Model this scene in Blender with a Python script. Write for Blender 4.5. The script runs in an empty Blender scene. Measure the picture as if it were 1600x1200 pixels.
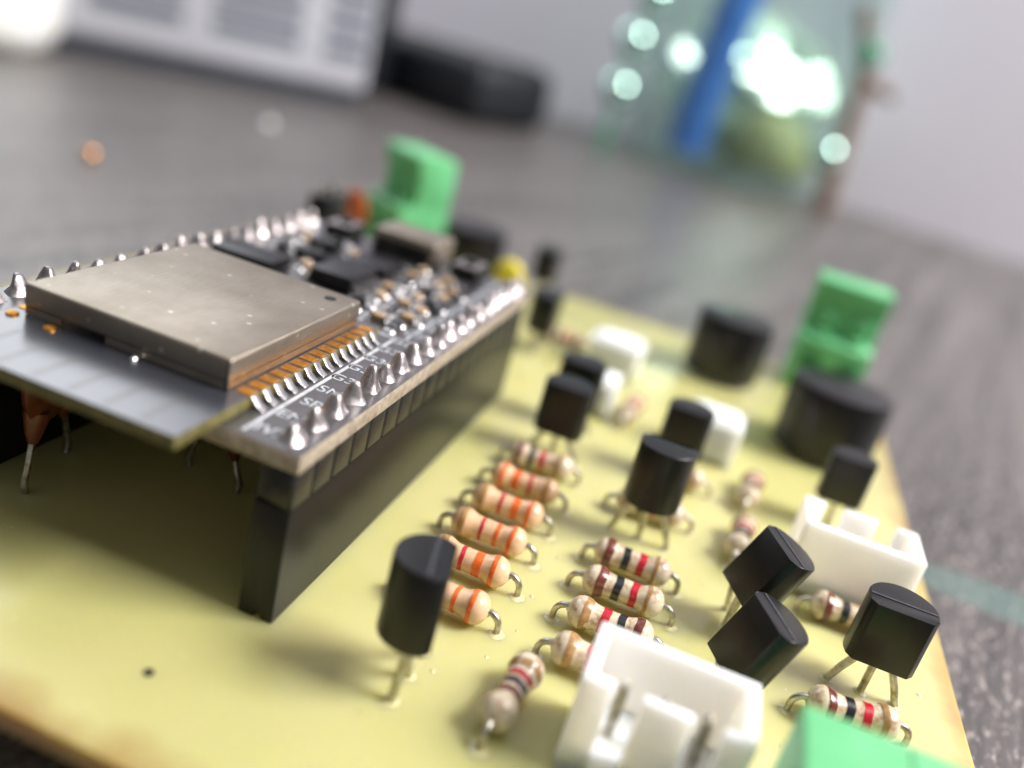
import bpy, bmesh, math, random
from mathutils import Vector, Matrix, Euler
random.seed(7)
sc = bpy.context.scene
col = sc.collection
# ------------------------------------------------------------------ camera, world, lamps, exposure (1 unit = 1 mm)
sc.unit_settings.system = 'METRIC'
sc.unit_settings.scale_length = 0.001
cd = bpy.data.cameras.new('camera'); cam = bpy.data.objects.new('camera', cd); col.objects.link(cam)
RX = Vector((0.29616, -0.92426, 0.24088)); RD = Vector((-0.29844, -0.32911, -0.89589)); RF = Vector((0.90731, 0.19344, -0.37331))
M4 = Matrix((RX, -RD, -RF)).transposed().to_4x4(); M4.translation = Vector((-40.295, -19.741, 37.866))
cam.matrix_world = M4
cd.sensor_fit = 'HORIZONTAL'; cd.sensor_width = 36.0; cd.lens = 36.0 * 1329.66 / 1600
cd.clip_start = 1.0; cd.clip_end = 10000
cd.dof.use_dof = True; cd.dof.focus_distance = 61.0
cd.dof.aperture_fstop = cd.lens * 1e-3 / 2.6          # 2.6 mm wide phone pupil
cd.dof.aperture_blades = 0
sc.camera = cam
w = bpy.data.worlds.new('World'); sc.world = w; w.use_nodes = True
bg = w.node_tree.nodes['Background']; bg.inputs['Color'].default_value = (0.93, 0.95, 1.0, 1); bg.inputs['Strength'].default_value = 0.17
def area(name, loc, target, sx, sy, power, color):
    l = bpy.data.lights.new(name, 'AREA'); l.shape = 'RECTANGLE'; l.size = sx; l.size_y = sy; l.energy = power; l.color = color
    o = bpy.data.objects.new(name, l); col.objects.link(o); o.location = loc
    o.rotation_euler = (Vector(target) - Vector(loc)).to_track_quat('-Z', 'Y').to_euler()
    return o
area('window_light', (130, -560, 600), (30, -10, 0), 330, 300, 11.5e6, (1.0, 0.975, 0.94))
area('overhead_fill', (150, -100, 1500), (150, -100, 0), 1500, 1500, 4.0e6, (1.0, 0.99, 0.97))  # unseen overhead fill, added for the ambient light the dim world lacks
area('far_window_light', (520, 520, 500), (60, 0, 0), 800, 520, 3.5e6, (0.92, 0.96, 1.0))
sc.view_settings.view_transform = 'Standard'; sc.view_settings.look = 'None'
sc.view_settings.exposure = 0.2; sc.view_settings.gamma = 1.0
sc.render.engine = 'CYCLES'
sc.cycles.use_denoising = True
sc.cycles.max_bounces = 6; sc.cycles.diffuse_bounces = 3; sc.cycles.glossy_bounces = 4; sc.cycles.transmission_bounces = 4; sc.cycles.transparent_max_bounces = 8
sc.cycles.sample_clamp_indirect = 8.0

# ------------------------------------------------------------------ materials
def lin(r, g, b):
    f = lambda c: (c / 12.92 if c <= 0.04045 else ((c + 0.055) / 1.055) ** 2.4)
    return (f(r / 255), f(g / 255), f(b / 255), 1.0)
def mat(name, rgb, rough=0.5, metal=0.0, spec=0.5, coat=0.0, sss=0.0, sssr=(1, 1, 1), noise=None, bump=None, trans=0.0, ior=1.5, coat_rough=0.1):
    """noise = (scale, rgb2, low, high) mottles the base colour; bump = (scale, strength, stretch xyz)"""
    m = bpy.data.materials.new(name); m.use_nodes = True
    nt = m.node_tree; N = nt.nodes; L = nt.links; b = N['Principled BSDF']
    b.inputs['Base Color'].default_value = lin(*rgb); b.inputs['Roughness'].default_value = rough; b.inputs['Metallic'].default_value = metal
    b.inputs['Specular IOR Level'].default_value = spec; b.inputs['Coat Weight'].default_value = coat; b.inputs['Coat Roughness'].default_value = coat_rough
    b.inputs['Transmission Weight'].default_value = trans; b.inputs['IOR'].default_value = ior
    if sss:
        b.inputs['Subsurface Weight'].default_value = sss; b.inputs['Subsurface Radius'].default_value = sssr; b.inputs['Subsurface Scale'].default_value = 1.0
    tc = N.new('ShaderNodeTexCoord')
    if noise:
        n = N.new('ShaderNodeTexNoise'); n.inputs['Scale'].default_value = noise[0]; n.inputs['Detail'].default_value = 6; n.inputs['Roughness'].default_value = 0.65
        L.new(tc.outputs['Object'], n.inputs['Vector'])
        r = N.new('ShaderNodeValToRGB'); r.color_ramp.elements[0].position = noise[2]; r.color_ramp.elements[1].position = noise[3]
        r.color_ramp.elements[0].color = lin(*noise[1]); r.color_ramp.elements[1].color = lin(*rgb)
        L.new(n.outputs['Fac'], r.inputs['Fac']); L.new(r.outputs['Color'], b.inputs['Base Color'])
    if bump:
        mp = N.new('ShaderNodeMapping'); mp.inputs['Scale'].default_value = bump[2] if len(bump) > 2 else (1, 1, 1)
        L.new(tc.outputs['Object'], mp.inputs['Vector'])
        n2 = N.new('ShaderNodeTexNoise'); n2.inputs['Scale'].default_value = bump[0]; n2.inputs['Detail'].default_value = 5
        L.new(mp.outputs['Vector'], n2.inputs['Vector'])
        bp = N.new('ShaderNodeBump'); bp.inputs['Strength'].default_value = bump[1]; bp.inputs['Distance'].default_value = 0.1
        L.new(n2.outputs['Fac'], bp.inputs['Height']); L.new(bp.outputs['Normal'], b.inputs['Normal'])
    return m
M = {}
def film_material():
    m = bpy.data.materials.new('clear_film'); m.use_nodes = True; nt = m.node_tree; N = nt.nodes; L = nt.links
    b = N['Principled BSDF']; b.inputs['Base Color'].default_value = (.74, .86, .76, 1); b.inputs['Roughness'].default_value = .16; b.inputs['Metallic'].default_value = .45
    t = N.new('ShaderNodeBsdfTransparent'); t.inputs['Color'].default_value = (.93, .97, .94, 1)
    x = N.new('ShaderNodeMixShader'); x.inputs[0].default_value = .78; L.new(t.outputs[0], x.inputs[1]); L.new(b.outputs[0], x.inputs[2]); L.new(x.outputs[0], N['Material Output'].inputs['Surface'])
    return m
M['black'] = mat('moulded_black_epoxy', (19, 19, 20), 0.34, spec=0.42, noise=(0.9, (14, 14, 15), .35, .65), bump=(9, .16))
M['black_gloss'] = mat('black_plastic', (15, 15, 17), 0.3, spec=0.45, noise=(0.5, (21, 21, 22), .4, .7), bump=(3, .06))
M['black_header'] = mat('header_plastic', (9, 10, 10), 0.36, spec=0.38, noise=(0.6, (20, 20, 19), .35, .75), bump=(1.2, .035, (1, 1, .35)))
M['black_strip'] = mat('pin_strip_plastic', (20, 20, 21), 0.38, spec=0.45, noise=(1.4, (48, 46, 43), .30, .58), bump=(4, .3))
M['lead'] = mat('tinned_wire', (214, 208, 198), 0.36, 1.0, noise=(1.5, (150, 140, 124), .35, .62), bump=(6, .15))
M['leg'] = mat('tinned_leg', (226, 223, 210), 0.4, 1.0, noise=(1.2, (160, 152, 126), .35, .62), bump=(5, .15))
M['solder'] = mat('solder', (200, 195, 195), 0.4, 1.0, noise=(1.3, (156, 144, 144), .35, .65), bump=(2.2, .35))
M['solder_small'] = mat('bright_solder', (206, 205, 206), 0.27, 1.0, noise=(2, (150, 146, 146), .35, .6), bump=(3, .35))
M['gold'] = mat('gold_pad', (240, 180, 84), 0.4, 1.0, noise=(2.0, (206, 136, 48), .35, .65), bump=(5, .3))
M['mask'] = mat('dark_solder_mask', (50, 52, 60), 0.3, spec=0.9, coat=1.0, coat_rough=.24, bump=(.9, .05))
M['mask_dev'] = mat('black_solder_mask', (46, 44, 45), 0.34, spec=0.7, coat=1.0, coat_rough=.26, noise=(.7, (60, 58, 58), .35, .7), bump=(1.8, .14))
M['fr4_edge'] = mat('board_edge', (176, 164, 148), 0.5, noise=(1.6, (132, 116, 100), .32, .62), bump=(4, .3))
M['fr4_edge_green'] = mat('module_edge', (120, 112, 66), 0.5, noise=(1.6, (80, 76, 44), .32, .62))
M['silk'] = mat('silkscreen_ink', (204, 208, 214), 0.5, noise=(2.5, (160, 163, 168), .3, .6))
M['white'] = mat('white_nylon', (252, 250, 245), 0.38, sss=.9, sssr=(3.0, 2.5, 1.9), noise=(.25, (248, 244, 237), .3, .7), bump=(2, .04))
M['green'] = mat('green_terminal_plastic', (112, 194, 136), 0.42, sss=.25, sssr=(.3, .9, .4), noise=(.3, (100, 182, 124), .35, .7), bump=(3, .05))
M['green_dark'] = mat('green_recess', (38, 110, 66), 0.5)
M['orange_disc'] = mat('orange_dipped_ceramic', (205, 105, 45), 0.35, coat=.3, noise=(.8, (180, 84, 34), .35, .65))
M['brown_disc'] = mat('brown_dipped_ceramic', (132, 66, 34), 0.36, coat=.3, noise=(.8, (104, 50, 26), .35, .65), bump=(1.5, .1))
M['yellow_disc'] = mat('yellow_dipped_film', (222, 206, 52), 0.35, coat=.3, noise=(.8, (205, 186, 40), .35, .65))
M['tan'] = mat('tan_lacquer', (228, 190, 152), 0.26, coat=.45, coat_rough=.12, noise=(1.0, (212, 170, 130), .32, .66), bump=(2.2, .09))
M['cream'] = mat('cream_lacquer', (216, 200, 174), 0.26, coat=.45, coat_rough=.12, noise=(1.1, (160, 116, 82), .33, .52), bump=(2.4, .25))
BAND = {'orange': (238, 106, 32), 'red': (196, 30, 48), 'brown': (112, 54, 40), 'black': (34, 36, 40), 'gold': (178, 136, 84)}
for k, c in BAND.items():
    M['band_' + k] = mat('band_' + k, c, 0.26, coat=.45, coat_rough=.12, noise=(2.2, tuple(int(x * .84) for x in c), .35, .6), bump=(2.4, .14))
M['smd_body'] = mat('chip_ceramic', (176, 146, 112), 0.5)
M['smd_black'] = mat('chip_resistor_glaze', (30, 31, 34), 0.3)
M['pale_rim'] = mat('flux_ring', (214, 208, 160), 0.18, coat=.6, noise=(2, (190, 180, 120), .35, .6))
M['dark_hole'] = mat('dark_opening', (12, 12, 13), 0.6)
M['device'] = mat('white_device_plastic', (186, 187, 196), 0.45, noise=(.02, (176, 177, 184), .35, .65))
M['device_dark'] = mat('vent_shadow_plastic', (84, 90, 104), 0.6)
M['device_foot'] = mat('dark_rubber', (40, 46, 58), 0.7)
M['dark_object'] = mat('black_leatherette', (20, 23, 30), 0.5)
M['blue'] = mat('blue_plastic', (84, 136, 224), 0.3, noise=(.12, (54, 98, 190), .38, .62), bump=(.15, .6))
M['olive'] = mat('olive_liner', (184, 184, 132), 0.5, noise=(.06, (150, 146, 104), .35, .65))
M['rust'] = mat('brown_clay', (122, 92, 66), 0.5, noise=(.1, (90, 66, 46), .35, .65))
M['foil'] = mat('silver_foil', (240, 242, 240), 0.36, 1.0, bump=(.06, .3))
M['film'] = film_material()
M['bead'] = mat('mirrored_green_bead', (206, 244, 232), 0.03, 1.0)
M['green_bead'] = mat('green_glass', (66, 150, 112), 0.15, coat=.6)
M['worn'] = mat('worn_mould_ridge', (62, 63, 68), 0.5, noise=(3, (40, 40, 44), .35, .6))
M['paleglass'] = mat('pale_green_film', (196, 214, 202), 0.3, coat=.4, noise=(.03, (168, 190, 172), .35, .65))
M['copper'] = mat('copper_crumb', (250, 180, 120), 0.1, 1.0)

def shield_material():
    m = mat('nickel_silver_can', (196, 182, 164), 0.3, 0.92)
    nt = m.node_tree; N = nt.nodes; L = nt.links; b = N['Principled BSDF']
    tc = N.new('ShaderNodeTexCoord')
    n = N.new('ShaderNodeTexNoise'); n.inputs['Scale'].default_value = .22; n.inputs['Detail'].default_value = 5
    L.new(tc.outputs['Object'], n.inputs['Vector'])
    r = N.new('ShaderNodeValToRGB'); r.color_ramp.elements[0].position = .3; r.color_ramp.elements[1].position = .7
    r.color_ramp.elements[0].color = lin(146, 136, 122); r.color_ramp.elements[1].color = lin(170, 160, 146)
    L.new(n.outputs['Fac'], r.inputs['Fac'])
    # dust specks and flux spots
    v = N.new('ShaderNodeTexVoronoi'); v.inputs['Scale'].default_value = .55; v.inputs['Randomness'].default_value = 1
    L.new(tc.outputs['Object'], v.inputs['Vector'])
    r2 = N.new('ShaderNodeValToRGB'); r2.color_ramp.elements[0].position = .06; r2.color_ramp.elements[1].position = .13
    r2.color_ramp.elements[0].color = (1, 1, 1, 1); r2.color_ramp.elements[1].color = (0, 0, 0, 1)
    L.new(v.outputs['Distance'], r2.inputs['Fac'])
    mx = N.new('ShaderNodeMixRGB'); mx.inputs['Color2'].default_value = lin(232, 226, 214)
    mu = N.new('ShaderNodeMath'); mu.operation = 'MULTIPLY'; mu.inputs[1].default_value = .6
    L.new(r2.outputs['Color'], mu.inputs[0]); L.new(mu.outputs[0], mx.inputs['Fac']); L.new(r.outputs['Color'], mx.inputs['Color1']); L.new(mx.outputs['Color'], b.inputs['Base Color'])
    # rolled grain
    mp = N.new('ShaderNodeMapping'); mp.inputs['Scale'].default_value = (.25, 3.5, 1)
    L.new(tc.outputs['Object'], mp.inputs['Vector'])
    n2 = N.new('ShaderNodeTexNoise'); n2.inputs['Scale'].default_value = 3; n2.inputs['Detail'].default_value = 6
    L.new(mp.outputs['Vector'], n2.inputs['Vector'])
    mr = N.new('ShaderNodeMapRange'); mr.inputs['From Min'].default_value = .3; mr.inputs['From Max'].default_value = .7; mr.inputs['To Min'].default_value = .36; mr.inputs['To Max'].default_value = .52
    L.new(n2.outputs['Fac'], mr.inputs['Value']); L.new(mr.outputs['Result'], b.inputs['Roughness'])
    bp = N.new('ShaderNodeBump'); bp.inputs['Strength'].default_value = .12; bp.inputs['Distance'].default_value = .05
    L.new(n2.outputs['Fac'], bp.inputs['Height']); L.new(bp.outputs['Normal'], b.inputs['Normal'])
    return m
M['shield'] = shield_material()

PX0, PX1, PY0, PY1 = -13.1, 97.0, -46.6, 52.0      # outline of the yellow board
def board_material():
    m = mat('bare_fibreglass', (196, 190, 130), 0.3, spec=.5, coat=.35, coat_rough=.14, sss=.8, sssr=(3.2, 2.7, .7))
    nt = m.node_tree; N = nt.nodes; L = nt.links; b = N['Principled BSDF']
    tc = N.new('ShaderNodeTexCoord'); sx = N.new('ShaderNodeSeparateXYZ'); L.new(tc.outputs['Object'], sx.inputs[0])
    def mth(op, a, bb):
        n = N.new('ShaderNodeMath'); n.operation = op
        for i, q in enumerate((a, bb)):
            if isinstance(q, (int, float)): n.inputs[i].default_value = q
            else: L.new(q, n.inputs[i])
        return n.outputs[0]
    d1 = mth('SUBTRACT', sx.outputs[0], PX0); d2 = mth('SUBTRACT', PX1, sx.outputs[0]); d3 = mth('SUBTRACT', sx.outputs[1], PY0); d4 = mth('SUBTRACT', PY1, sx.outputs[1])
    d = mth('MINIMUM', mth('MINIMUM', d1, d2), mth('MINIMUM', d3, d4))
    n = N.new('ShaderNodeTexNoise'); n.inputs['Scale'].default_value = .22; n.inputs['Detail'].default_value = 5; L.new(tc.outputs['Object'], n.inputs['Vector'])
    dd = mth('SUBTRACT', d, mth('MULTIPLY', mth('SUBTRACT', n.outputs['Fac'], .46), 4.0))
    mr = N.new('ShaderNodeMapRange'); mr.inputs['From Min'].default_value = -.6; mr.inputs['From Max'].default_value = 2.0; mr.inputs['To Min'].default_value = .75; mr.inputs['To Max'].default_value = 0
    L.new(dd, mr.inputs['Value'])
    n3 = N.new('ShaderNodeTexNoise'); n3.inputs['Scale'].default_value = .07; n3.inputs['Detail'].default_value = 6; L.new(tc.outputs['Object'], n3.inputs['Vector'])
    r = N.new('ShaderNodeValToRGB'); r.color_ramp.elements[0].position = .3; r.color_ramp.elements[1].position = .7
    r.color_ramp.elements[0].color = lin(188, 185, 120); r.color_ramp.elements[1].color = lin(199, 192, 134)
    L.new(n3.outputs['Fac'], r.inputs['Fac'])
    mx = N.new('ShaderNodeMixRGB'); mx.inputs['Color2'].default_value = lin(150, 102, 42)
    L.new(mr.outputs['Result'], mx.inputs['Fac']); L.new(r.outputs['Color'], mx.inputs['Color1'])
    # small scratches and dirt flecks
    v = N.new('ShaderNodeTexNoise'); v.inputs['Scale'].default_value = 1.6; v.inputs['Detail'].default_value = 8; L.new(tc.outputs['Object'], v.inputs['Vector'])
    r2 = N.new('ShaderNodeValToRGB'); r2.color_ramp.elements[0].position = .70; r2.color_ramp.elements[1].position = .80
    L.new(v.outputs['Fac'], r2.inputs['Fac'])
    mx2 = N.new('ShaderNodeMixRGB'); mx2.inputs['Color2'].default_value = lin(232, 230, 190)
    L.new(r2.outputs['Color'], mx2.inputs['Fac']); L.new(mx.outputs['Color'], mx2.inputs['Color1']); L.new(mx2.outputs['Color'], b.inputs['Base Color'])
    n2 = N.new('ShaderNodeTexNoise'); n2.inputs['Scale'].default_value = 1.1; n2.inputs['Detail'].default_value = 4; L.new(tc.outputs['Object'], n2.inputs['Vector'])
    bp = N.new('ShaderNodeBump'); bp.inputs['Strength'].default_value = .05; bp.inputs['Distance'].default_value = .1
    L.new(n2.outputs['Fac'], bp.inputs['Height']); L.new(bp.outputs['Normal'], b.inputs['Normal'])
    return m
M['board'] = board_material()

GR = math.atan2(-0.3, 1.2)
def table_material():
    m = mat('dark_wood_laminate', (70, 66, 64), 0.45, spec=.45, coat=.3, coat_rough=.28)
    nt = m.node_tree; N = nt.nodes; L = nt.links; b = N['Principled BSDF']
    tc = N.new('ShaderNodeTexCoord')
    mp = N.new('ShaderNodeMapping'); mp.inputs['Rotation'].default_value = (0, 0, -GR); mp.inputs['Scale'].default_value = (1, 1, 1)
    L.new(tc.outputs['Object'], mp.inputs['Vector'])
    mp2 = N.new('ShaderNodeMapping'); mp2.inputs['Scale'].default_value = (.022, .5, 1); L.new(mp.outputs['Vector'], mp2.inputs['Vector'])
    n = N.new('ShaderNodeTexNoise'); n.inputs['Scale'].default_value = .45; n.inputs['Detail'].default_value = 7; n.inputs['Roughness'].default_value = .7; L.new(mp2.outputs['Vector'], n.inputs['Vector'])
    r = N.new('ShaderNodeValToRGB'); r.color_ramp.elements[0].position = .34; r.color_ramp.elements[1].position = .68
    r.color_ramp.elements[0].color = lin(18, 17, 18); r.color_ramp.elements[1].color = lin(108, 102, 100)
    L.new(n.outputs['Fac'], r.inputs['Fac'])
    # broken pale pores
    mp3 = N.new('ShaderNodeMapping'); mp3.inputs['Scale'].default_value = (.45, 1.3, 1); L.new(mp.outputs['Vector'], mp3.inputs['Vector'])
    n2 = N.new('ShaderNodeTexNoise'); n2.inputs['Scale'].default_value = 1.0; n2.inputs['Detail'].default_value = 8; n2.inputs['Roughness'].default_value = .75; L.new(mp3.outputs['Vector'], n2.inputs['Vector'])
    r2 = N.new('ShaderNodeValToRGB'); r2.color_ramp.elements[0].position = .53; r2.color_ramp.elements[1].position = .66
    L.new(n2.outputs['Fac'], r2.inputs['Fac'])
    mx = N.new('ShaderNodeMixRGB'); mx.inputs['Color2'].default_value = lin(196, 186, 178)
    L.new(r2.outputs['Color'], mx.inputs['Fac']); L.new(r.outputs['Color'], mx.inputs['Color1'])
    # dried green paint smear beside the board
    mp4 = N.new('ShaderNodeMapping'); mp4.vector_type = 'TEXTURE'; mp4.inputs['Location'].default_value = (54, -66, 0); mp4.inputs['Rotation'].default_value = (0, 0, math.radians(-2)); mp4.inputs['Scale'].default_value = (4.6, 24, 50)
    L.new(tc.outputs['Object'], mp4.inputs['Vector'])
    ln = N.new('ShaderNodeVectorMath'); ln.operation = 'LENGTH'; L.new(mp4.outputs['Vector'], ln.inputs[0])
    r3 = N.new('ShaderNodeValToRGB'); r3.color_ramp.elements[0].position = .75; r3.color_ramp.elements[1].position = 1.0
    r3.color_ramp.elements[0].color = (1, 1, 1, 1); r3.color_ramp.elements[1].color = (0, 0, 0, 1)
    L.new(ln.outputs['Value'], r3.inputs['Fac'])
    mu = N.new('ShaderNodeMath'); mu.operation = 'MULTIPLY'; mu.inputs[1].default_value = .5; L.new(r3.outputs['Color'], mu.inputs[0])
    mx2 = N.new('ShaderNodeMixRGB'); mx2.inputs['Color2'].default_value = lin(92, 124, 118)
    L.new(mu.outputs[0], mx2.inputs['Fac']); L.new(mx.outputs['Color'], mx2.inputs['Color1']); L.new(mx2.outputs['Color'], b.inputs['Base Color'])
    bp = N.new('ShaderNodeBump'); bp.inputs['Strength'].default_value = .35; bp.inputs['Distance'].default_value = .15
    L.new(n2.outputs['Fac'], bp.inputs['Height']); L.new(bp.outputs['Normal'], b.inputs['Normal'])
    return m
M['table'] = table_material()
M['wall'] = mat('painted_plaster', (244, 236, 248), 0.75, noise=(.004, (239, 231, 242), .3, .7), bump=(.05, .1))
def glass_material():
    m = bpy.data.materials.new('greenish_glass'); m.use_nodes = True; nt = m.node_tree; N = nt.nodes; L = nt.links
    N.remove(N['Principled BSDF']); out = N['Material Output']
    t = N.new('ShaderNodeBsdfTransparent'); t.inputs['Color'].default_value = (.90, .965, .935, 1)
    g = N.new('ShaderNodeBsdfGlossy'); g.inputs['Roughness'].default_value = .04; g.inputs['Color'].default_value = (.92, 1, .97, 1)
    f = N.new('ShaderNodeFresnel'); ge = N.new('ShaderNodeNewGeometry'); mr = N.new('ShaderNodeMapRange'); mr.inputs['To Min'].default_value = 1.5; mr.inputs['To Max'].default_value = 1 / 1.5
    L.new(ge.outputs['Backfacing'], mr.inputs['Value']); L.new(mr.outputs['Result'], f.inputs['IOR'])
    x = N.new('ShaderNodeMixShader'); L.new(f.outputs[0], x.inputs[0]); L.new(t.outputs[0], x.inputs[1]); L.new(g.outputs[0], x.inputs[2]); L.new(x.outputs[0], out.inputs['Surface'])
    return m
M['glass'] = glass_material()

# ------------------------------------------------------------------ mesh helpers
class MB:
    def __init__(s): s.v = []; s.f = []
    def add(s, vs, fs):
        o = len(s.v); s.v += [tuple(q) for q in vs]; s.f += [tuple(i + o for i in q) for q in fs]; return s
    def box(s, c, d, rz=0.0):
        x, y, z = d[0] / 2, d[1] / 2, d[2] / 2; cs, sn = math.cos(rz), math.sin(rz)
        vs = [(c[0] + i * cs - j * sn, c[1] + i * sn + j * cs, c[2] + k) for k in (-z, z) for i, j in ((-x, -y), (x, -y), (x, y), (-x, y))]
        return s.add(vs, [(3, 2, 1, 0), (4, 5, 6, 7), (0, 1, 5, 4), (1, 2, 6, 5), (2, 3, 7, 6), (3, 0, 4, 7)])
    def b2(s, x0, x1, y0, y1, z0, z1): return s.box(((x0 + x1) / 2, (y0 + y1) / 2, (z0 + z1) / 2), (x1 - x0, y1 - y0, z1 - z0))
    def lathe(s, prof, seg=24, origin=(0, 0, 0), axis='z', squash=1.0, caps=True):
        vs = []; fs = []; n = len(prof)
        for r, t in prof:
            for i in range(seg):
                a = 2 * math.pi * i / seg; p, q = r * math.cos(a), r * math.sin(a) * squash
                P = {'z': (p, q, t), 'y': (q, t, p), 'x': (t, p, q)}[axis]
                vs.append((P[0] + origin[0], P[1] + origin[1], P[2] + origin[2]))
        for k in range(n - 1):
            for i in range(seg):
                j = (i + 1) % seg; fs.append((k * seg + i, k * seg + j, (k + 1) * seg + j, (k + 1) * seg + i))
        if caps:
            fs.append(tuple(range(seg))[::-1]); fs.append(tuple((n - 1) * seg + i for i in range(seg)))
        return s.add(vs, fs)
    def tube(s, pts, r, seg=10, flat=1.0):
        pts = [Vector(p) for p in pts]; vs = []; fs = []; n = len(pts); up = None
        rr = r if isinstance(r, (list, tuple)) else [r] * n
        for k, p in enumerate(pts):
            t = (pts[min(k + 1, n - 1)] - pts[max(k - 1, 0)]).normalized()
            if up is None: up = Vector((0, 0, 1)) if abs(t.z) < .9 else Vector((1, 0, 0))
            a = (up - t * up.dot(t)).normalized(); bb = t.cross(a); up = a
            for i in range(seg):
                th = 2 * math.pi * i / seg; vs.append(p + a * (rr[k] * math.cos(th)) + bb * (rr[k] * flat * math.sin(th)))
        for k in range(n - 1):
            for i in range(seg):
                j = (i + 1) % seg; fs.append((k * seg + i, k * seg + j, (k + 1) * seg + j, (k + 1) * seg + i))
        fs.append(tuple(range(seg))[::-1]); fs.append(tuple((n - 1) * seg + i for i in range(seg)))
        return s.add(vs, fs)
    def prism(s, out, h0, h1, plane='xy'):
        n = len(out); P = {'xy': lambda a, b, h: (a, b, h), 'yz': lambda a, b, h: (h, a, b)}[plane]
        vs = [P(a, b, h0) for a, b in out] + [P(a, b, h1) for a, b in out]
        fs = [tuple(range(n))[::-1], tuple(range(n, 2 * n))] + [(i, (i + 1) % n, n + (i + 1) % n, n + i) for i in range(n)]
        return s.add(vs, fs)
    def xform(s, m): s.v = [tuple(m @ Vector(q)) for q in s.v]; return s
    def mesh(s, name, mt, bevel=0.0, bseg=2, smooth=35):
        me = bpy.data.meshes.new(name); me.from_pydata(s.v, [], s.f)
        bm = bmesh.new(); bm.from_mesh(me); bmesh.ops.recalc_face_normals(bm, faces=bm.faces)
        if bevel:
            es = [e for e in bm.edges if len(e.link_faces) == 2 and e.calc_face_angle(0) > math.radians(30)]
            bmesh.ops.bevel(bm, geom=es, offset=bevel, segments=bseg, profile=.5, affect='EDGES', clamp_overlap=True)
        bm.to_mesh(me); bm.free()
        if smooth:
            me.shade_smooth(); me.set_sharp_from_angle(angle=math.radians(smooth))
        me.materials.append(M[mt]); return me
    def build(s, name, mt, parent=None, **k): return link(name, s.mesh(name, mt, **k), parent)
def link(name, me, parent=None, loc=None):
    o = bpy.data.objects.new(name, me); col.objects.link(o)
    if parent: o.parent = parent
    if loc: o.location = loc
    return o
def tag(o, label=None, cat=None, group=None, kind=None):
    if label: o['label'] = label
    if cat: o['category'] = cat
    if group: o['group'] = group
    if kind: o['kind'] = kind
    return o
def thing(name, label, cat, loc=(0, 0, 0), rz=0.0, group=None):
    o = bpy.data.objects.new(name, None); col.objects.link(o); o.empty_display_size = 2
    o.location = loc; o.rotation_euler = (0, 0, rz); return tag(o, label, cat, group)

# ------------------------------------------------------------------ setting: table, wall
TZ = -6.0
tag(MB().b2(-500, 700, -900, 900, TZ - 20, TZ).build('table', 'table', smooth=0), kind='structure')
WA = math.atan2(1, .34)                       # direction of the wall's foot
wd = Vector((.34, 1, 0)).normalized(); wn = Vector((wd.y, -wd.x, 0)); wc = Vector((492, 0, 0))
mw = MB(); mw.box((wc.x + wn.x * 10, wc.y + wn.y * 10, 560), (1900, 20, 1200), math.atan2(wd.y, wd.x)); tag(mw.build('wall', 'wall', smooth=0), kind='structure')

# ------------------------------------------------------------------ yellow circuit board
pcb = thing('circuit_board', 'large bare yellow fibreglass circuit board carrying all the soldered parts', 'circuit board')
MB().b2(PX0, PX1, PY0, PY1, -1.6, 0).build('board_panel', 'board', pcb, bevel=.12)
MB().lathe([(.32, 0), (.32, .012)], 14, (-7.3, 3.4, 0)).build('drill_mark', 'dark_hole', pcb)
fx = random.Random(21)
for (x, y) in ((9.0, -14.2), (13.5, -14.0), (5.2, -13.2), (2.0, -10.6), (-3.6, -8.2), (15.5, -26.0), (24.0, -26.2), (19.8, -14.4), (8.5, -33.0), (20.5, -43.6), (-6.5, -12.0), (24.5, -3.0)):
    q = fx.uniform(.12, .26); MB().lathe([(q, .002), (q * .8, q * .22), (q * .4, q * .36), (.01, q * .4)], 12, (x, y, 0), squash=fx.uniform(.5, 1)).build('flux_droplet', 'pale_rim', pcb, smooth=80)
for (x, y) in ((PX0 + 5, PY0 + 4), (PX1 - 4, PY0 + 4), (PX0 + 5, PY1 - 5), (PX1 - 4, PY1 - 5)):
    MB().lathe([(2.2, TZ), (2.2, -1.62)], 18, (x, y, 0)).build('standoff', 'black_gloss', pcb)

# ------------------------------------------------------------------ socket headers
NP = 19; HL = 48.3
def socket(y0, label):
    o = thing('socket_header', label, 'pin socket', (0, y0, 0), group='long black sockets under the module board')
    # a U-shaped foot with open ends, as moulded
    out = [(0, 0), (.85, 0), (.85, .42), (1.35, .42), (1.35, .0), (2.5, 0), (2.5, 8.5), (0, 8.5)]
    MB().prism(out, 0, HL, 'yz').build('socket_body', 'black_header', o, bevel=.07)
    return o
socket(0, 'long black socket strip standing in the open beside the tan resistors')
socket(25.4, 'far black socket strip mostly hidden in shade beneath the module board')

# ------------------------------------------------------------------ development board
ZB, ZT = 11.3, 12.55
dev = thing('development_board', 'dark plug-in module board with a metal can and two solder rows', 'circuit board', (0, 0, 0))
MB().b2(-.25, 48.55, -.2, 28.1, ZB, ZT - .05).build('board_core', 'fr4_edge', dev, bevel=.06)
MB().b2(-.20, 48.50, -.15, 28.05, ZT - .048, ZT).build('solder_mask', 'mask_dev', dev)
for yy in (1.27, 26.67):
    m = MB(); n = 19
    out = []
    for k in range(NP):                               # chamfer notches between the pins
        out += [(k * 2.54 + .22, -1.25), (k * 2.54 + 2.32, -1.25), (k * 2.54 + 2.54, -1.0)]
    top = [(x, -y) for x, y in reversed(out)]
    m.prism([(0, -1.0)] + out + [(NP * 2.54, 1.0)] + top[1:], 8.52, 11.29)
    m.xform(Matrix.Translation((0.02, yy, 0))).build('pin_strip', 'black_strip', dev, bevel=.04, bseg=1)
cones = []
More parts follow.
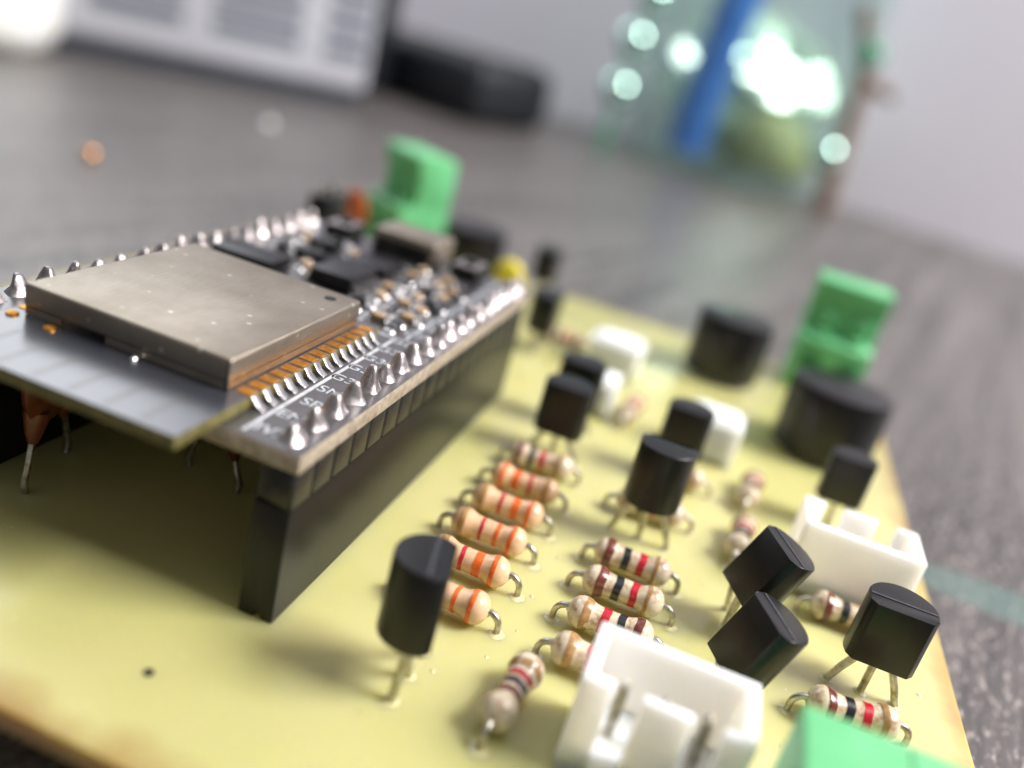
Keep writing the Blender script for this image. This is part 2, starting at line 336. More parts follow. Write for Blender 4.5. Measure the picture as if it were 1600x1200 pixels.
for j in range(5):                                    # five uneven solder cones, shared by the 38 pins
    rnd = random.Random(j + 3); h = 1.4 + rnd.random() * .55; lx, ly = rnd.uniform(-.22, .22), rnd.uniform(-.2, .2)
    prof = [(1.02, 0), (.96, .08), (.82, .26), (.66, .55), (.52, .95), (.42, h * .74), (.32, h * .92), (.12, h)]
    m = MB().lathe(prof, 16)
    vs = []
    for (x, y, z) in m.v:
        a = math.atan2(y, x); k = 1 + .09 * math.sin(3 * a + j) + .06 * math.sin(5 * a + 2 * j)
        if z > .5: k *= 1 + .1 * math.cos(2 * a + j)
        vs.append((x * k + lx * (z / h) ** 2, y * k + ly * (z / h) ** 2, z + (.18 * x if z > h * .7 else 0)))
    m.v = vs; cones.append(m.mesh('solder_cone', 'solder', smooth=60))
for yy in (1.27, 26.67):
    for k in range(NP):
        o = link('solder_cone', cones[(k * 3 + int(yy)) % 5], dev, (1.29 + 2.54 * k, yy, ZT + .004)); o.rotation_euler.z = random.choice((0, 1.57, 3.14, 4.71)) + random.uniform(-.4, .4)
        q = random.uniform(.84, 1.0); o.scale = (q, q, random.uniform(.68, 1.0))
# silkscreen: module outline and pin names
MB().b2(.3, 22.2, 3.95, 4.22, ZT + .001, ZT + .016).build('silkscreen_line', 'silk', dev)
MB().b2(21.93, 22.2, 4.23, 24.0, ZT + .001, ZT + .016).build('silkscreen_line', 'silk', dev)
MB().b2(22.6, 46, 3.3, 3.5, ZT + .001, ZT + .016).build('silkscreen_line', 'silk', dev)
MB().b2(22.6, 40, 8.1, 8.28, ZT + .001, ZT + .016).build('silkscreen_line', 'silk', dev)
MB().b2(29.2, 29.38, 4.4, 8.0, ZT + .001, ZT + .016).build('silkscreen_line', 'silk', dev)
for k, t in enumerate('3V3 EN SP SN G34 G35 G32 G33 G25 G26 G27 G14 G12 GND G13 SD2 SD3 CMD 5V'.split()):
    fc = bpy.data.curves.new('pin_name', 'FONT'); fc.body = t; fc.size = 1.5; fc.align_x = 'CENTER'; fc.align_y = 'CENTER'; fc.extrude = .006; fc.materials.append(M['silk'])
    tmp = bpy.data.objects.new('pin_name_curve', fc); me = bpy.data.meshes.new_from_object(tmp); bpy.data.objects.remove(tmp); o = link('pin_name', me, dev); o.location = (1.27 + 2.54 * k, 2.95, ZT + .01); o.rotation_euler = (0, 0, math.radians(-90))

# the wireless module
mod = bpy.data.objects.new('wireless_module', None); col.objects.link(mod); mod.parent = dev; mod.location = (0, 0, 0)
MX0, MX1, MY0, MY1 = -4.35, 21.2, 5.35, 23.35
MZ = ZT + .85
MB().b2(MX0, MX1, MY0, MY1, ZT + .02, MZ - .03).build('module_board', 'fr4_edge_green', mod, bevel=.04)
MB().b2(MX0 + .03, MX1 - .03, MY0 + .03, MY1 - .03, MZ - .028, MZ).build('module_mask', 'mask', mod)
SX0, SX1, SY0, SY1 = 2.3, 19.75, 6.65, 22.35; SZ = 15.6
m = MB()                                             # can: open-bottomed folded sheet
m.b2(SX0, SX1, SY0, SY1, MZ + .55, SZ)
m.build('metal_can', 'shield', mod, bevel=.22, bseg=3)
m = MB(); 
m.b2(SX0 + .04, SX1 - .04, SY0 + .03, SY0 + .2, MZ + .06, MZ + .6)
m.build('can_skirt', 'shield', mod)
MB().b2(SX0 + .03, SX0 + .22, SY0 + .3, SY0 + 9.2, MZ + .05, MZ + .6).build('can_skirt', 'shield', mod)
MB().b2(SX0 + .03, SX0 + .22, SY0 + 12.6, SY1 - .2, MZ + .05, MZ + .6).build('can_skirt', 'shield', mod)
MB().lathe([(.48, 0), (.48, .02)], 20, (SX1 - 1.9, SY0 + 1.8, SZ)).build('can_hole', 'dark_hole', mod)
MB().b2(SX0 - .015, SX0 + .01, SY0 + .16, SY0 + .24, MZ + .6, SZ - .25).build('corner_seam', 'dark_hole', mod)
for k in range(14):                                  # gold castellated pads with their solder fillets
    x = 3.3 + 1.27 * k
    for s, y in ((1, MY0), (-1, MY1)):
        m = MB().b2(x - .45, x + .45, min(y + s * .02, y + s * 1.15), max(y + s * .02, y + s * 1.15), MZ + .002, MZ + .05)
        p = m.build('contact_pad', 'gold', mod, bevel=.02, bseg=1)
        m2 = MB(); prof = [(-.95, 0), (-.75, .10), (-.42, .30), (-.18, .62), (.02, .82), (.04, 0)]
        m2.prism([(a * s, b) for a, b in prof], -.36, .36, 'yz')
        m2.xform(Matrix.Translation((x, y, ZT + .004))).build('solder_fillet', 'solder_small', p, bevel=.09, bseg=2, smooth=70)
        m3 = MB().b2(x - .4, x + .4, min(y - s * .012, y - s * .03), max(y - s * .012, y - s * .03), ZT + .1, MZ - .05)
        m3.build('edge_plating', 'gold', p)
for y in (22.6, 19.6):
    MB().lathe([(.42, 0), (.40, .12), (.2, .22), (.02, .26)], 12, (SX0 - .55, y, MZ + .003)).build('solder_spot', 'gold', mod)
MB().lathe([(.5, 0), (.42, .18), (.2, .3), (.02, .34)], 10, (SX0 - .35, 13.2, MZ + .003), squash=.6).build('solder_spot', 'solder_small', mod)
# meander antenna under the mask
for k in range(6):
    y = MY0 + 2.4 + k * 2.5
    MB().b2(MX0 + .6, MX0 + 4.6, y, y + .5, MZ + .001, MZ + .012).build('antenna_trace', 'mask_dev', mod)

# chips and small parts on the module board
def chip(name, cx, cy, sx, sy, h, label=None, pins=0, side='y', lead_l=.9):
    o = bpy.data.objects.new(name, None); col.objects.link(o); o.parent = dev; o.location = (cx, cy, ZT)
    MB().b2(-sx / 2, sx / 2, -sy / 2, sy / 2, .12, h).build('chip_body', 'black', o, bevel=.1)
    m = MB()
    for k in range(pins):
        p = (k - (pins - 1) / 2) * 1.27
        for s in (-1, 1):
            e = (sy if side == 'y' else sx) / 2
            pts = [(e - .02, h * .5), (e + .25, h * .5), (e + .45, .12), (e + lead_l, .1)]
            pts = [((p, s * a, b) if side == 'y' else (s * a, p, b)) for a, b in pts]
            MB().tube(pts, .2, 8).build('chip_leg', 'solder_small', o)
    if label: o['label'] = label
    return o
chip('interface_chip', 30.5, 13.6, 5.4, 4.2, 1.6, pins=4)
chip('regulator_chip', 27.0, 21.3, 3.6, 6.2, 1.5, pins=3, side='x')
chip('small_transistor', 34.2, 19.2, 1.6, 3.0, 1.0, pins=1, side='x', lead_l=.6)
chip('small_transistor', 38.8, 20.2, 1.6, 3.0, 1.0, pins=1, side='x', lead_l=.6)
chip('bridge_chip', 37.6, 13.9, 4.4, 4.4, .95)
def smd(x, y, rot, body='smd_body', L=1.7, W=.85, H=.6):
    o = bpy.data.objects.new('surface_capacitor' if body == 'smd_body' else 'surface_resistor', None); col.objects.link(o); o.parent = dev; o.location = (x, y, ZT); o.rotation_euler.z = rot
    MB().b2(-L / 2 + .3, L / 2 - .3, -W / 2, W / 2, .06, H).build('ceramic_body', body, o, bevel=.05, bseg=1)
    for s in (-1, 1):
        mm = MB().b2(min(s * (L / 2 - .3), s * L / 2), max(s * (L / 2 - .3), s * L / 2), -W / 2 - .02, W / 2 + .02, .05, H + .02)
        mm.build('metal_end', 'solder_small', o, bevel=.08)
        MB().lathe([(.62, .004), (.55, .1), (.38, .22), (.1, .3)], 10, (s * (L / 2 + .18), 0, 0)).build('solder_fillet', 'solder_small', o, smooth=70)
rr = random.Random(5)
for i in range(7):
    for j, y in enumerate((5.2, 7.0)):
        smd(24.2 + i * 2.7 + (.6 if j else 0), y, math.pi / 2 * ((i + j) % 2), 'smd_body' if (i * 2 + j) % 3 else 'smd_black')
for i in range(6): smd(24.4 + i * 2.9, 9.6 + (i % 2) * .5, math.pi / 2 * (i % 2), 'smd_black' if i % 3 == 1 else 'smd_body')
for (x, y) in ((23.8, 12.4), (23.8, 15.2), (24.0, 17.4), (31.6, 18.3), (34.6, 22.4), (36.8, 23.6), (30.8, 23.6), (39.6, 17.3), (42.5, 20.4), (42.4, 7.6), (41.6, 10.2), (23.6, 24.4), (26.2, 25.0), (29.6, 25.0), (40.2, 23.4)):
    smd(x, y, rr.choice((0, math.pi / 2)), rr.choice(('smd_body', 'smd_black')))
for i in range(26):                                  # tinned vias and test pads
    x, y = rr.uniform(23, 43), rr.uniform(4.4, 25)
    MB().lathe([(.34, .002), (.3, .05), (.12, .09)], 10, (x, y, ZT)).build('tinned_pad', 'solder_small', dev, smooth=70)
m = MB().b2(30.5, 43.6, 3.9, 4.4, ZT + .002, ZT + .5); m.build('label_bar', 'smd_black', dev, bevel=.05)
def button(cx, cy):
    o = bpy.data.objects.new('push_button', None); col.objects.link(o); o.parent = dev; o.location = (cx, cy, ZT)
    MB().b2(-2.0, 2.0, -1.5, 1.5, .02, 1.5).build('button_case', 'black', o, bevel=.1)
    MB().b2(-1.9, 1.9, -1.35, 1.35, 1.502, 1.65).build('button_plate', 'solder', o, bevel=.05)
    MB().lathe([(.8, 1.66), (.78, 2.1), (.5, 2.15)], 16).build('button_cap', 'black', o, smooth=40)
button(45.6, 6.4); button(45.6, 21.6)
usb = bpy.data.objects.new('usb_connector', None); col.objects.link(usb); usb.parent = dev; usb.location = (46.4, 13.7, ZT)
MB().b2(-2.5, 3.2, -3.75, 3.75, .35, 2.75).build('connector_shell', 'shield', usb, bevel=.35, bseg=3)
MB().b2(-2.75, -2.52, -3.2, 3.2, .1, 1.9).build('connector_insert', 'black_gloss', usb, bevel=.05)
for s in (-1, 1): MB().b2(-1.6, .6, s * 3.9 - .2, s * 3.9 + .2, .02, 1.4).build('mounting_tab', 'solder', usb, bevel=.08)
for k in range(5): MB().tube([(-2.6, -1.3 + k * .65, .25), (-3.6, -1.3 + k * .65, .08)], .13, 6).build('connector_leg', 'solder_small', usb)

# ------------------------------------------------------------------ resistors
RPROF = [(-3.2, .30), (-3.12, .52), (-2.95, .85), (-2.65, 1.10), (-2.3, 1.21), (-1.95, 1.20), (-1.65, 1.10), (-1.35, .98), (-1.05, .93), (0, .92), (1.05, .93), (1.35, .98), (1.65, 1.10), (1.95, 1.20), (2.3, 1.21), (2.65, 1.10), (2.95, .85), (3.12, .52), (3.2, .30)]
def rad(t):
    for (t0, r0), (t1, r1) in zip(RPROF, RPROF[1:]):
        if t0 <= t <= t1: return r0 + (r1 - r0) * (t - t0) / (t1 - t0)
    return .3
# resistor mesh copies
RB = {}
def rbody(tone, seed):
    if (tone, seed) not in RB:
        rnd = random.Random(seed); m = MB().lathe([(r, t) for t, r in RPROF for _ in (0,)], 28, axis='x')
        ph = rnd.uniform(0, 6)
        m.v = [(x, y * (1 + .018 * math.sin(2.1 * x + ph)), z * (1 + .018 * math.sin(1.7 * x + ph * 2))) for x, y, z in m.v]
        RB[(tone, seed)] = m.mesh('resistor_body', tone, smooth=60)
    return RB[(tone, seed)]
def band_mesh(colr, t, wd):
    m = MB(); n = 6; prof = []
    for k in range(n + 1):
        tt = t - wd / 2 + wd * k / n; prof.append((rad(tt) + .032, tt))
    prof = [(rad(t - wd / 2) - .02, t - wd / 2 - .004)] + prof + [(rad(t + wd / 2) - .02, t + wd / 2 + .004)]
    m.lathe(prof, 28, axis='x', caps=False)
    ph = random.uniform(0, 6); amp = .035 if colr != 'orange' else .02
    m.v = [(x + amp * math.sin(2 * math.atan2(z, y) + ph) + amp * .6 * math.sin(5 * math.atan2(z, y) + ph), y, z) for x, y, z in m.v]
    return m.mesh('color_band', 'band_' + colr, smooth=60)
NORMAL = (-2.15, -.95, .15, 1.75)
WIDE = (-2.1, -.9, .45, 2.2)
def resistor(h0, h1, bands, tone, label, z=1.42, widths=None, pos=None, group=None, flip=False):
    """h0, h1: the two board holes; bands run from h0 to h1"""
    a, b = Vector((h0[0], h0[1], 0)), Vector((h1[0], h1[1], 0)); d = b - a; L = d.length; c = (a + b) / 2
    o = thing('resistor', label, 'resistor', (c.x, c.y, 0), math.atan2(d.y, d.x), group)
    body = link('resistor_body', rbody(tone, random.randint(0, 3)), o, (0, 0, z)); body.rotation_euler.x = random.uniform(0, 6.28)
    pos = pos or NORMAL
    for i, cb in enumerate(bands):
        bo = link('color_band', band_mesh(cb, pos[i], (widths or (.55, .55, .55, .5))[i]), body)
    for s in (-1, 1):
        e = 3.1; out = L / 2
        zr = z + random.uniform(-.05, .1)
        rb = max(.35, min(.95, out - e - .05))
        pts = [(s * (e - .15), 0, z), (s * (e + .05), 0, zr)]
        for k in range(6):
            th = math.pi / 2 * k / 5
            pts.append((s * (out - rb + rb * math.sin(th)), 0, zr + .12 - rb * (1 - math.cos(th))))
        pts.append((s * out, random.uniform(-.04, .04), -.2))
        MB().tube(pts, [.42, .30] + [.24] * (len(pts) - 2), 10).build('lead', 'lead', o, smooth=60)
        MB().lathe([(.62, .003), (.5, .05), (.3, .10)], 14, (s * out, 0, 0)).build('solder_ring', 'pale_rim', o, smooth=70)
    return o
T33 = ('gold', 'red', 'orange', 'orange'); P33 = (-2.2, -.55, .75, 2.0); W33 = (.55, .32, .62, .36)
K1 = ('brown', 'black', 'red', 'gold'); GA = 'column of resistors beside the long socket'; GB = 'column of resistors behind the near white connector'
resistor((32.3, -4.9), (32.9, -12.9), K1, 'cream', 'brown black red banded resistor at the far end of the tan column, under a transistor', group=GA)
resistor((27.0, -4.7), (27.3, -13.0), ('orange', 'orange', 'red', 'gold'), 'tan', 'tan resistor whose two orange bands are at the socket end', widths=(.4, .62, .32, .5), pos=(-2.0, -.75, .6, 2.1), group=GA)
resistor((22.2, -4.7), (22.3, -12.9), T33, 'tan', 'tan orange banded resistor, third from the far end of its column', widths=W33, pos=P33, group=GA)
resistor((17.5, -4.6), (17.4, -12.9), T33, 'tan', 'fully visible tan orange banded resistor just beyond the near upright transistor', widths=(.5, .28, .34, .34), pos=P33, group=GA)
resistor((12.7, -4.7), (12.7, -13.0), T33, 'tan', 'tan orange banded resistor with its left end hidden by the near transistor', widths=W33, pos=P33, group=GA)
resistor((7.9, -4.8), (7.8, -13.0), T33, 'tan', 'last tan orange banded resistor, half hidden behind the near transistor', widths=(.5, .3, .3, .36), pos=P33, group=GA)
resistor((31.0, -16.0), (31.9, -24.2), K1, 'cream', 'blurred cream resistor behind the legs of the round-faced transistor', group=GB)
resistor((21.1, -16.1), (21.1, -24.2), K1, 'cream', 'cream resistor with brown black red bands, farthest fully visible of its column', widths=(.7, .6, .6, .3), pos=(-2.0, -.55, .75, 1.9), group=GB)
resistor((16.6, -16.0), (16.6, -24.4), K1, 'cream', 'cream resistor with brown black red bands just beyond the half hidden one', widths=(.7, .6, .55, .3), pos=(-1.75, -.45, .85, 1.9), group=GB)
resistor((12.0, -16.0), (12.0, -24.2), ('gold', 'red', 'black', 'brown'), 'cream', 'stained cream resistor with a red band peeping over the near white connector', widths=(.6, .6, .55, .6), pos=(-1.8, -.45, .75, 1.95), group=GB)
resistor((7.4, -16.0), (7.4, -24.2), ('gold', 'red', 'black', 'brown'), 'cream', 'stained cream resistor whose right half hides behind the near white connector', widths=(.6, .6, .55, .6), pos=(-1.9, -.45, .75, 1.95), group=GB)
resistor((-2.4, -15.4), (5.6, -16.3), K1, 'cream', 'blurred cream resistor pointing at the viewer beside the near white connector', widths=(.5, .5, .45, .4), pos=(-.95, -.1, .75, 1.7))
resistor((39.2, -28.7), (47.2, -29.4), K1, 'cream', 'small blurred resistor pointing away, farther of the two in line', widths=(.5, .5, .5, .4), pos=(-1.2, -.2, .8, 1.8), group='two resistors in line beside the leaning transistors')
resistor((28.3, -28.3), (36.2, -29.0), K1, 'cream', 'resistor pointing away, half hidden by the farther leaning transistor', widths=(.5, .5, .5, .4), pos=(-.9, -.1, .8, 1.8), group='two resistors in line beside the leaning transistors')
resistor((25.7, -34.0), (25.9, -42.2), K1, 'cream', 'brown black red resistor between the white connector and the flat-faced transistor', widths=(.6, .6, .6, .4), pos=(-1.9, -.55, .75, 1.9))
resistor((12.4, -33.4), (13.6, -41.6), K1, 'cream', 'cream resistor just behind the near green terminal block', widths=(.6, .6, .6, .4), pos=(-1.8, -.5, .75, 1.9))
resistor((49.5, -14.0), (57.3, -14.6), K1, 'cream', 'pinkish out of focus resistor behind the paired black transistors')
resistor((40.2, -17.0), (40.6, -25.2), K1, 'cream', 'blurred resistor mostly hidden behind the two middle transistors', widths=(.5, .5, .5, .4))
resistor((70.5, 2.3), (71.0, -5.6), K1, 'cream', 'faint pinkish resistor beside the far end of the long socket')

# ------------------------------------------------------------------ transistors
def to92(loc, rz, label, z0=4.0, h=5.3, off=(0, 0), tilt=(0, 0), spread=2.54, group=None, legs=3, s=1.0, legoff=0.0, yaw=0.0):
    """local frame: legs in a row along x, flat face towards -y"""
    o = thing('transistor', label, 'transistor', (loc[0], loc[1], 0), rz, group)
    out = [(-1.95, -1.35), (1.95, -1.35), (2.38, -.85)]
    R = 2.52; a0 = math.atan2(-.72, 2.4)
    for k in range(19):
        a = a0 + (math.pi - 2 * a0) * k / 18; out.append((R * math.cos(a), R * math.sin(a)))
    out.append((-2.38, -.85))
    n = len(out); vs = []; fs = []
    # layers: bottom (slightly drawn in), belly, shoulder, top with the moulding ridge
    for (z, k, dz) in ((0, .975, 0), (.06, 1.0, 0), (h - .10, .985, 0), (h, .95, 1)):
        for x, y in out:
            vs.append((x * k * s, y * k * s, z - (.30 * max(0, (-y - .1)) / 1.3 if dz else 0)))
    for q in range(3):
        for i in range(n): j = (i + 1) % n; fs.append((q * n + i, q * n + j, (q + 1) * n + j, (q + 1) * n + i))
    fs.append(tuple(range(n))[::-1])
    # top split along the parting ridge
    T = 3 * n
    tri = [T + i for i in range(n)]
    iL, iR = n - 1, 2
    # ridge vertices on the rim nearest y=0
    rR = min(range(3, n // 2), key=lambda i: abs(out[i][1] + .0)); rL = min(range(n // 2, n - 1), key=lambda i: abs(out[i][1] + .0))
    front = [tri[i] for i in ([rL] + list(range(rL + 1, n)) + list(range(0, rR + 1)))]
    back = [tri[i] for i in range(rR, rL + 1)]
    fs.append(tuple(front)); fs.append(tuple(back))
    mt = Matrix.Translation((off[0], off[1], z0)) @ Euler((tilt[0], tilt[1], 0)).to_matrix().to_4x4() @ Matrix.Rotation(yaw, 4, 'Z')
    m = MB(); m.add(vs, fs); m.xform(mt).build('transistor_body', 'black', o, smooth=28, bevel=.07)
    # thin raised parting line across the top
    w2 = abs(out[rR][0]) * .95 * s
    MB().b2(-w2 + .05, w2 - .05, -.16, .06, h - .012, h + .022).xform(mt).build('parting_line', 'worn', o)
    MB().lathe([(.45, 0), (.40, .015), (.05, .02)], 16).xform(mt @ Matrix.Translation((.3, R * s - .03, h * .3)) @ Euler((-math.pi / 2, 0, 0)).to_matrix().to_4x4()).build('ejector_mark', 'black_gloss', o)
    for k in (-1, 0, 1):
        p0 = mt @ Vector((k * 1.27 * s, 0, .15)); p1 = mt @ Vector((k * 1.27 * s, 0, -.35)); p2 = Vector((k * spread, legoff, .0)); pm = p1.lerp(p2, .5) + Vector((k * .05, 0, .04))
        MB().tube([p0, p1, pm, p2, p2 - Vector((0, 0, .25))], [.30, .30, .29, .28, .28], 8, flat=1.15).build('leg', 'leg', o, smooth=50)
        MB().lathe([(.55, .003), (.45, .05), (.3, .09)], 12, (p2.x, p2.y, 0)).build('solder_ring', 'pale_rim', o, smooth=70)
    return o
V = -math.pi / 2                                        # flat face towards the viewer (-x)
to92((.7, -9.4), 0, 'near black transistor standing tall and alone beside the socket corner', z0=4.0, h=5.5, off=(-.7, .1), tilt=(0, .02), s=.93, yaw=math.radians(13))
to92((36.8, -9.1), V, 'black transistor on long splayed legs, in front of its twin behind the tan resistors', z0=2.9, off=(-.1, .2), group='paired transistors')
to92((45.6, -8.6), V, 'black transistor tucked behind its twin, beside a small white connector', z0=2.6, off=(0, 0), group='paired transistors')
to92((27.5, -19.9), -V, 'upright black transistor turning its rounded back and dimple to the viewer', z0=4.0, h=5.6, off=(0, 0), spread=2.7)
to92((41.5, -20.8), V, 'black transistor behind the round-backed one, in front of a white connector', z0=3.2, h=5.2, s=.94)
to92((19.4, -28.5), math.pi, 'leaning black transistor with a faceted side and bright top ridge, beside the white connector', z0=3.3, off=(0, .3), tilt=(-.36, -.1), s=.95, yaw=math.radians(34), group='two leaning transistors')
to92((11.5, -28.5), math.pi, 'leaning black transistor right behind the near white connector', z0=1.9, off=(-.2, .3), tilt=(-.33, -.1), s=.95, yaw=math.radians(34), group='two leaning transistors')
to92((17.9, -38.9), V, 'black transistor near the board edge with its wide flat face to the viewer', z0=3.2, h=5.0, off=(0, 0), spread=2.55)
to92((43.5, -37.2), V, 'black transistor right behind the slotted white connector', z0=3.4, h=5.0, s=.9)
to92((66.0, .8), 0, 'black transistor against the far end of the long socket', z0=3.0, h=5.2)
to92((91.0, 7.4), 0, 'tiny blurred black transistor at the far edge of the board', z0=3.0, h=5.2)

# ------------------------------------------------------------------ white pin connectors
def jst(loc, rz, n, label, group=None, plug=False, scale=None):
    """local: slots in the -y wall, long side along x"""
    W = 4.9 + 2.5 * (n - 1); D = 5.6; H = 7.0; t = .75; hw = W / 2
    o = thing('pin_connector', label, 'connector', (loc[0], loc[1], 0), rz, group)
    if scale: o.scale = scale
    sl = hw - 2.45; s0, s1 = sl - 1.05, sl + .6            # slots stand in front of the outer pins
    MB().b2(-hw + .03, hw - .03, -D / 2 + .03, D / 2 - .03, .55, 1.9).build('connector_floor', 'white', o, bevel=.08)
    out = [(-hw, -D / 2), (-s1, -D / 2), (-s1, -D / 2 + t), (-hw + t, -D / 2 + t), (-hw + t, D / 2 - t), (hw - t, D / 2 - t), (hw - t, -D / 2 + t), (s1, -D / 2 + t), (s1, -D / 2), (hw, -D / 2), (hw, D / 2), (-hw, D / 2)]
    MB().prism(out, .6, H).build('connector_wall', 'white', o, bevel=.16, bseg=3)
    MB().b2(-s0, s0, -D / 2 - .001, -D / 2 + t, .62, H - .02).build('connector_wall', 'white', o, bevel=.16, bseg=3)
    for k in range(n + 1):
        x = -hw + .7 + (W - 1.4) * k / n
        for s in (-1, 1): MB().b2(x - .55, x + .55, s * (D / 2 - .5) - .45, s * (D / 2 - .5) + .45, .01, .75).build('foot', 'white', o, bevel=.06)
    for k in range(n):
        x = (k - (n - 1) / 2) * 2.5
        m = MB().b2(x - .32, x + .32, -.72, -.08, .2, 5.6); m.lathe([(.42, 5.6), (.16, 6.0)], 4, (x, -.4, 0)); m.build('pin', 'lead', o, bevel=.03, bseg=1)
    if plug:                                               # a housing pushed into the shroud
        MB().b2(-hw + t + .05, hw - t - .05, -D / 2 + .1, D / 2 - t - .05, 1.95, H + .55).build('plug_housing', 'white', o, bevel=.25, bseg=3)
    return o
GJ = 'white pin connectors'
jst((1.3, -24.5), V, 3, 'large near white connector with two front slots showing its metal pins', GJ)
jst((30.8, -37.5), -V, 3, 'white connector near the board edge, plain wall to viewer and slots behind', GJ)
jst((51.5, -23.6), -V, 2, 'blurred white connector behind the middle pair of transistors', GJ, plug=True, scale=(.86, .9, .70))
jst((68.0, -9.2), -V, 2, 'farthest blurred white connector standing toward the back edge', GJ, plug=True, scale=(.95, .9, .64))
jst((53.0, -10.4), 0, 2, 'small blurred white connector peeping out beside the paired transistors', GJ, plug=True, scale=(.7, .62, .60))

# ------------------------------------------------------------------ black round parts
def buzzer(loc, r, h, label, hole=True, name='buzzer', lift=.6):
    o = thing(name, label, 'buzzer' if hole else 'capacitor', (loc[0], loc[1], 0))
    MB().lathe([(r - .5, lift), (r - .1, lift + .1), (r, lift + .5), (r, h - .7), (r - .15, h - .2), (r - .6, h)], 48).build('buzzer_case' if hole else 'can_case', 'black_gloss', o, smooth=40)
    if hole: MB().lathe([(1.25, h + .002), (1.2, h + .03)], 24).build('sound_hole', 'dark_hole', o)
    for s in (-1, 1): MB().tube([(0, s * 2.5, lift + .2), (0, s * 2.5, -.2)], .3, 8).build('leg', 'lead', o)
    return o
buzzer((64.0, -37.0), 6.0, 9.2, 'black round buzzer with a hole in its top, before the green block')
buzzer((81.0, -23.0), 5.4, 9.4, 'smaller black round part in the middle of the back row', hole=False, name='round_capacitor')
buzzer((88.0, 19.6), 5.0, 8.6, 'dark round part half hidden behind the module board', hole=False, name='round_capacitor')

# ------------------------------------------------------------------ green terminal blocks
def terminal(loc, rz, label, W=11.0, H=16.6):
    """local: stepped front towards -y"""
    o = thing('terminal_block', label, 'terminal block', (loc[0], loc[1], 0), rz, 'green terminal blocks')
    prof = [(-4.6, .02), (4.4, .02), (4.4, H - .6), (3.8, H), (-2.2, H), (-2.6, H - .4), (-2.6, H - 2.3), (-1.9, H - 2.6), (-1.9, 8.6), (-4.2, 8.2), (-4.6, 7.8)]
    MB().prism(prof, -W / 2, W / 2, 'yz').build('block_body', 'green', o, bevel=.18)
    for s in (-1, 1):
        cheek = [(-.65, 8.3), (4.46, 8.3), (4.46, H - .66), (3.85, H + .05), (-2.2, H + .05), (-2.66, H - .4)]
        MB().prism(cheek, s * (W / 2 - .35) - .4, s * (W / 2 - .35) + .4, 'yz').build('block_cheek', 'green', o, bevel=.1)
        MB().lathe([(1.35, 0), (1.35, .5), (1.1, .62)], 20, (s * 2.6, -2.6, 8.45)).build('screw_boss', 'green', o, smooth=40)
        MB().lathe([(1.0, -2.7), (1.3, -2.5), (1.35, -1.8)], 20, (s * 2.6, 0, 11.0), axis='y').build('screw_boss', 'green', o, smooth=40)
        MB().b2(s * 2.6 - 1.5, s * 2.6 + 1.5, -4.72, -4.58, 2.2, 5.8).build('wire_opening', 'green_dark', o, bevel=.05)
    return o
terminal((92.2, -37.6), V, 'green terminal block at the far right, behind the round buzzer', W=10.4)
terminal((92.0, 33.6), V - .6, 'green terminal block standing behind the module board')
t3 = thing('terminal_block', 'near green terminal block cut off by the bottom edge of the photo', 'terminal block', (-4.9, -36.2, 0), 0, 'green terminal blocks')
MB().b2(-4.8, 4.6, -5.4, 5.5, .02, 10).build('block_body', 'green', t3, bevel=.2, bseg=3)
for s in (-1, 1):
    MB().lathe([(1.7, 10.002), (1.6, 10.06)], 24, (-2.6, s * 2.6, 0)).build('screw_opening', 'green_dark', t3)
MB().b2(-4.83, 4.2, -.08, .08, 10.0, 10.03).build('joint_line', 'green_dark', t3)

# ------------------------------------------------------------------ disc capacitors
def disc(loc, rz, mt, label, r=3.2, z=6.4, gap=2.5, th=1.5, name='disc_capacitor', bend=(0, 0)):
    o = thing(name, label, 'capacitor', (loc[0], loc[1], 0), rz)
    m = MB().lathe([(.05, -th / 2), (r * .6, -th / 2 * .95), (r * .9, -th / 2 * .6), (r, 0), (r * .9, th / 2 * .6), (r * .6, th / 2 * .95), (.05, th / 2)], 32, (bend[0], bend[1], z), axis='y')
    m.build('disc_body', mt, o, smooth=70)
    for s in (-1, 1):
        x = s * gap
        MB().tube([(bend[0] + s * r * .5, bend[1], z - r * .6), (bend[0] + s * r * .62, bend[1], z - r * 1.02), (bend[0] + s * r * .66, bend[1], z - r * 1.25)], [.95, .6, .3], 10).build('coated_shoulder', mt, o, smooth=70)
        MB().tube([(bend[0] + s * r * .64, bend[1], z - r * 1.1), (x * .9, bend[1] * .6, (z - r) * .55), (x * 1.1, bend[1] * .2, .8), (x, 0, -.2)], .27, 8).build('lead', 'lead', o, smooth=60)
    return o
disc((5.1, 22.5), math.radians(19), 'brown_disc', 'brown dipped disc capacitor in the shade under the antenna end', r=3.6, z=8.0, gap=3.1)
disc((12.0, 13.0), math.radians(80), 'brown_disc', 'second brown disc capacitor deep in the shade under the metal can', r=3.0, z=6.4)
disc((78.0, 36.3), math.radians(60), 'orange_disc', 'orange disc capacitor beside the terminal block behind the module board', r=3.2, z=7.6)
disc((74.0, 9.2), math.radians(100), 'yellow_disc', 'small yellow capacitor at the far corner of the module board', r=2.1, z=6.7, th=2.0, gap=1.6)
o = chipx = thing('jumper_header', 'small dark block at the far left end of the module board', 'pin header', (66, 34.6, 0))
MB().b2(-2.5, 2.5, -1.6, 1.6, .02, 11.6).build('header_block', 'black_gloss', o, bevel=.15)
for s in (-1, 1): MB().b2(s * 1.27 - .32, s * 1.27 + .32, -.32, .32, 11.0, 13.0).build('pin', 'lead', o, bevel=.05)

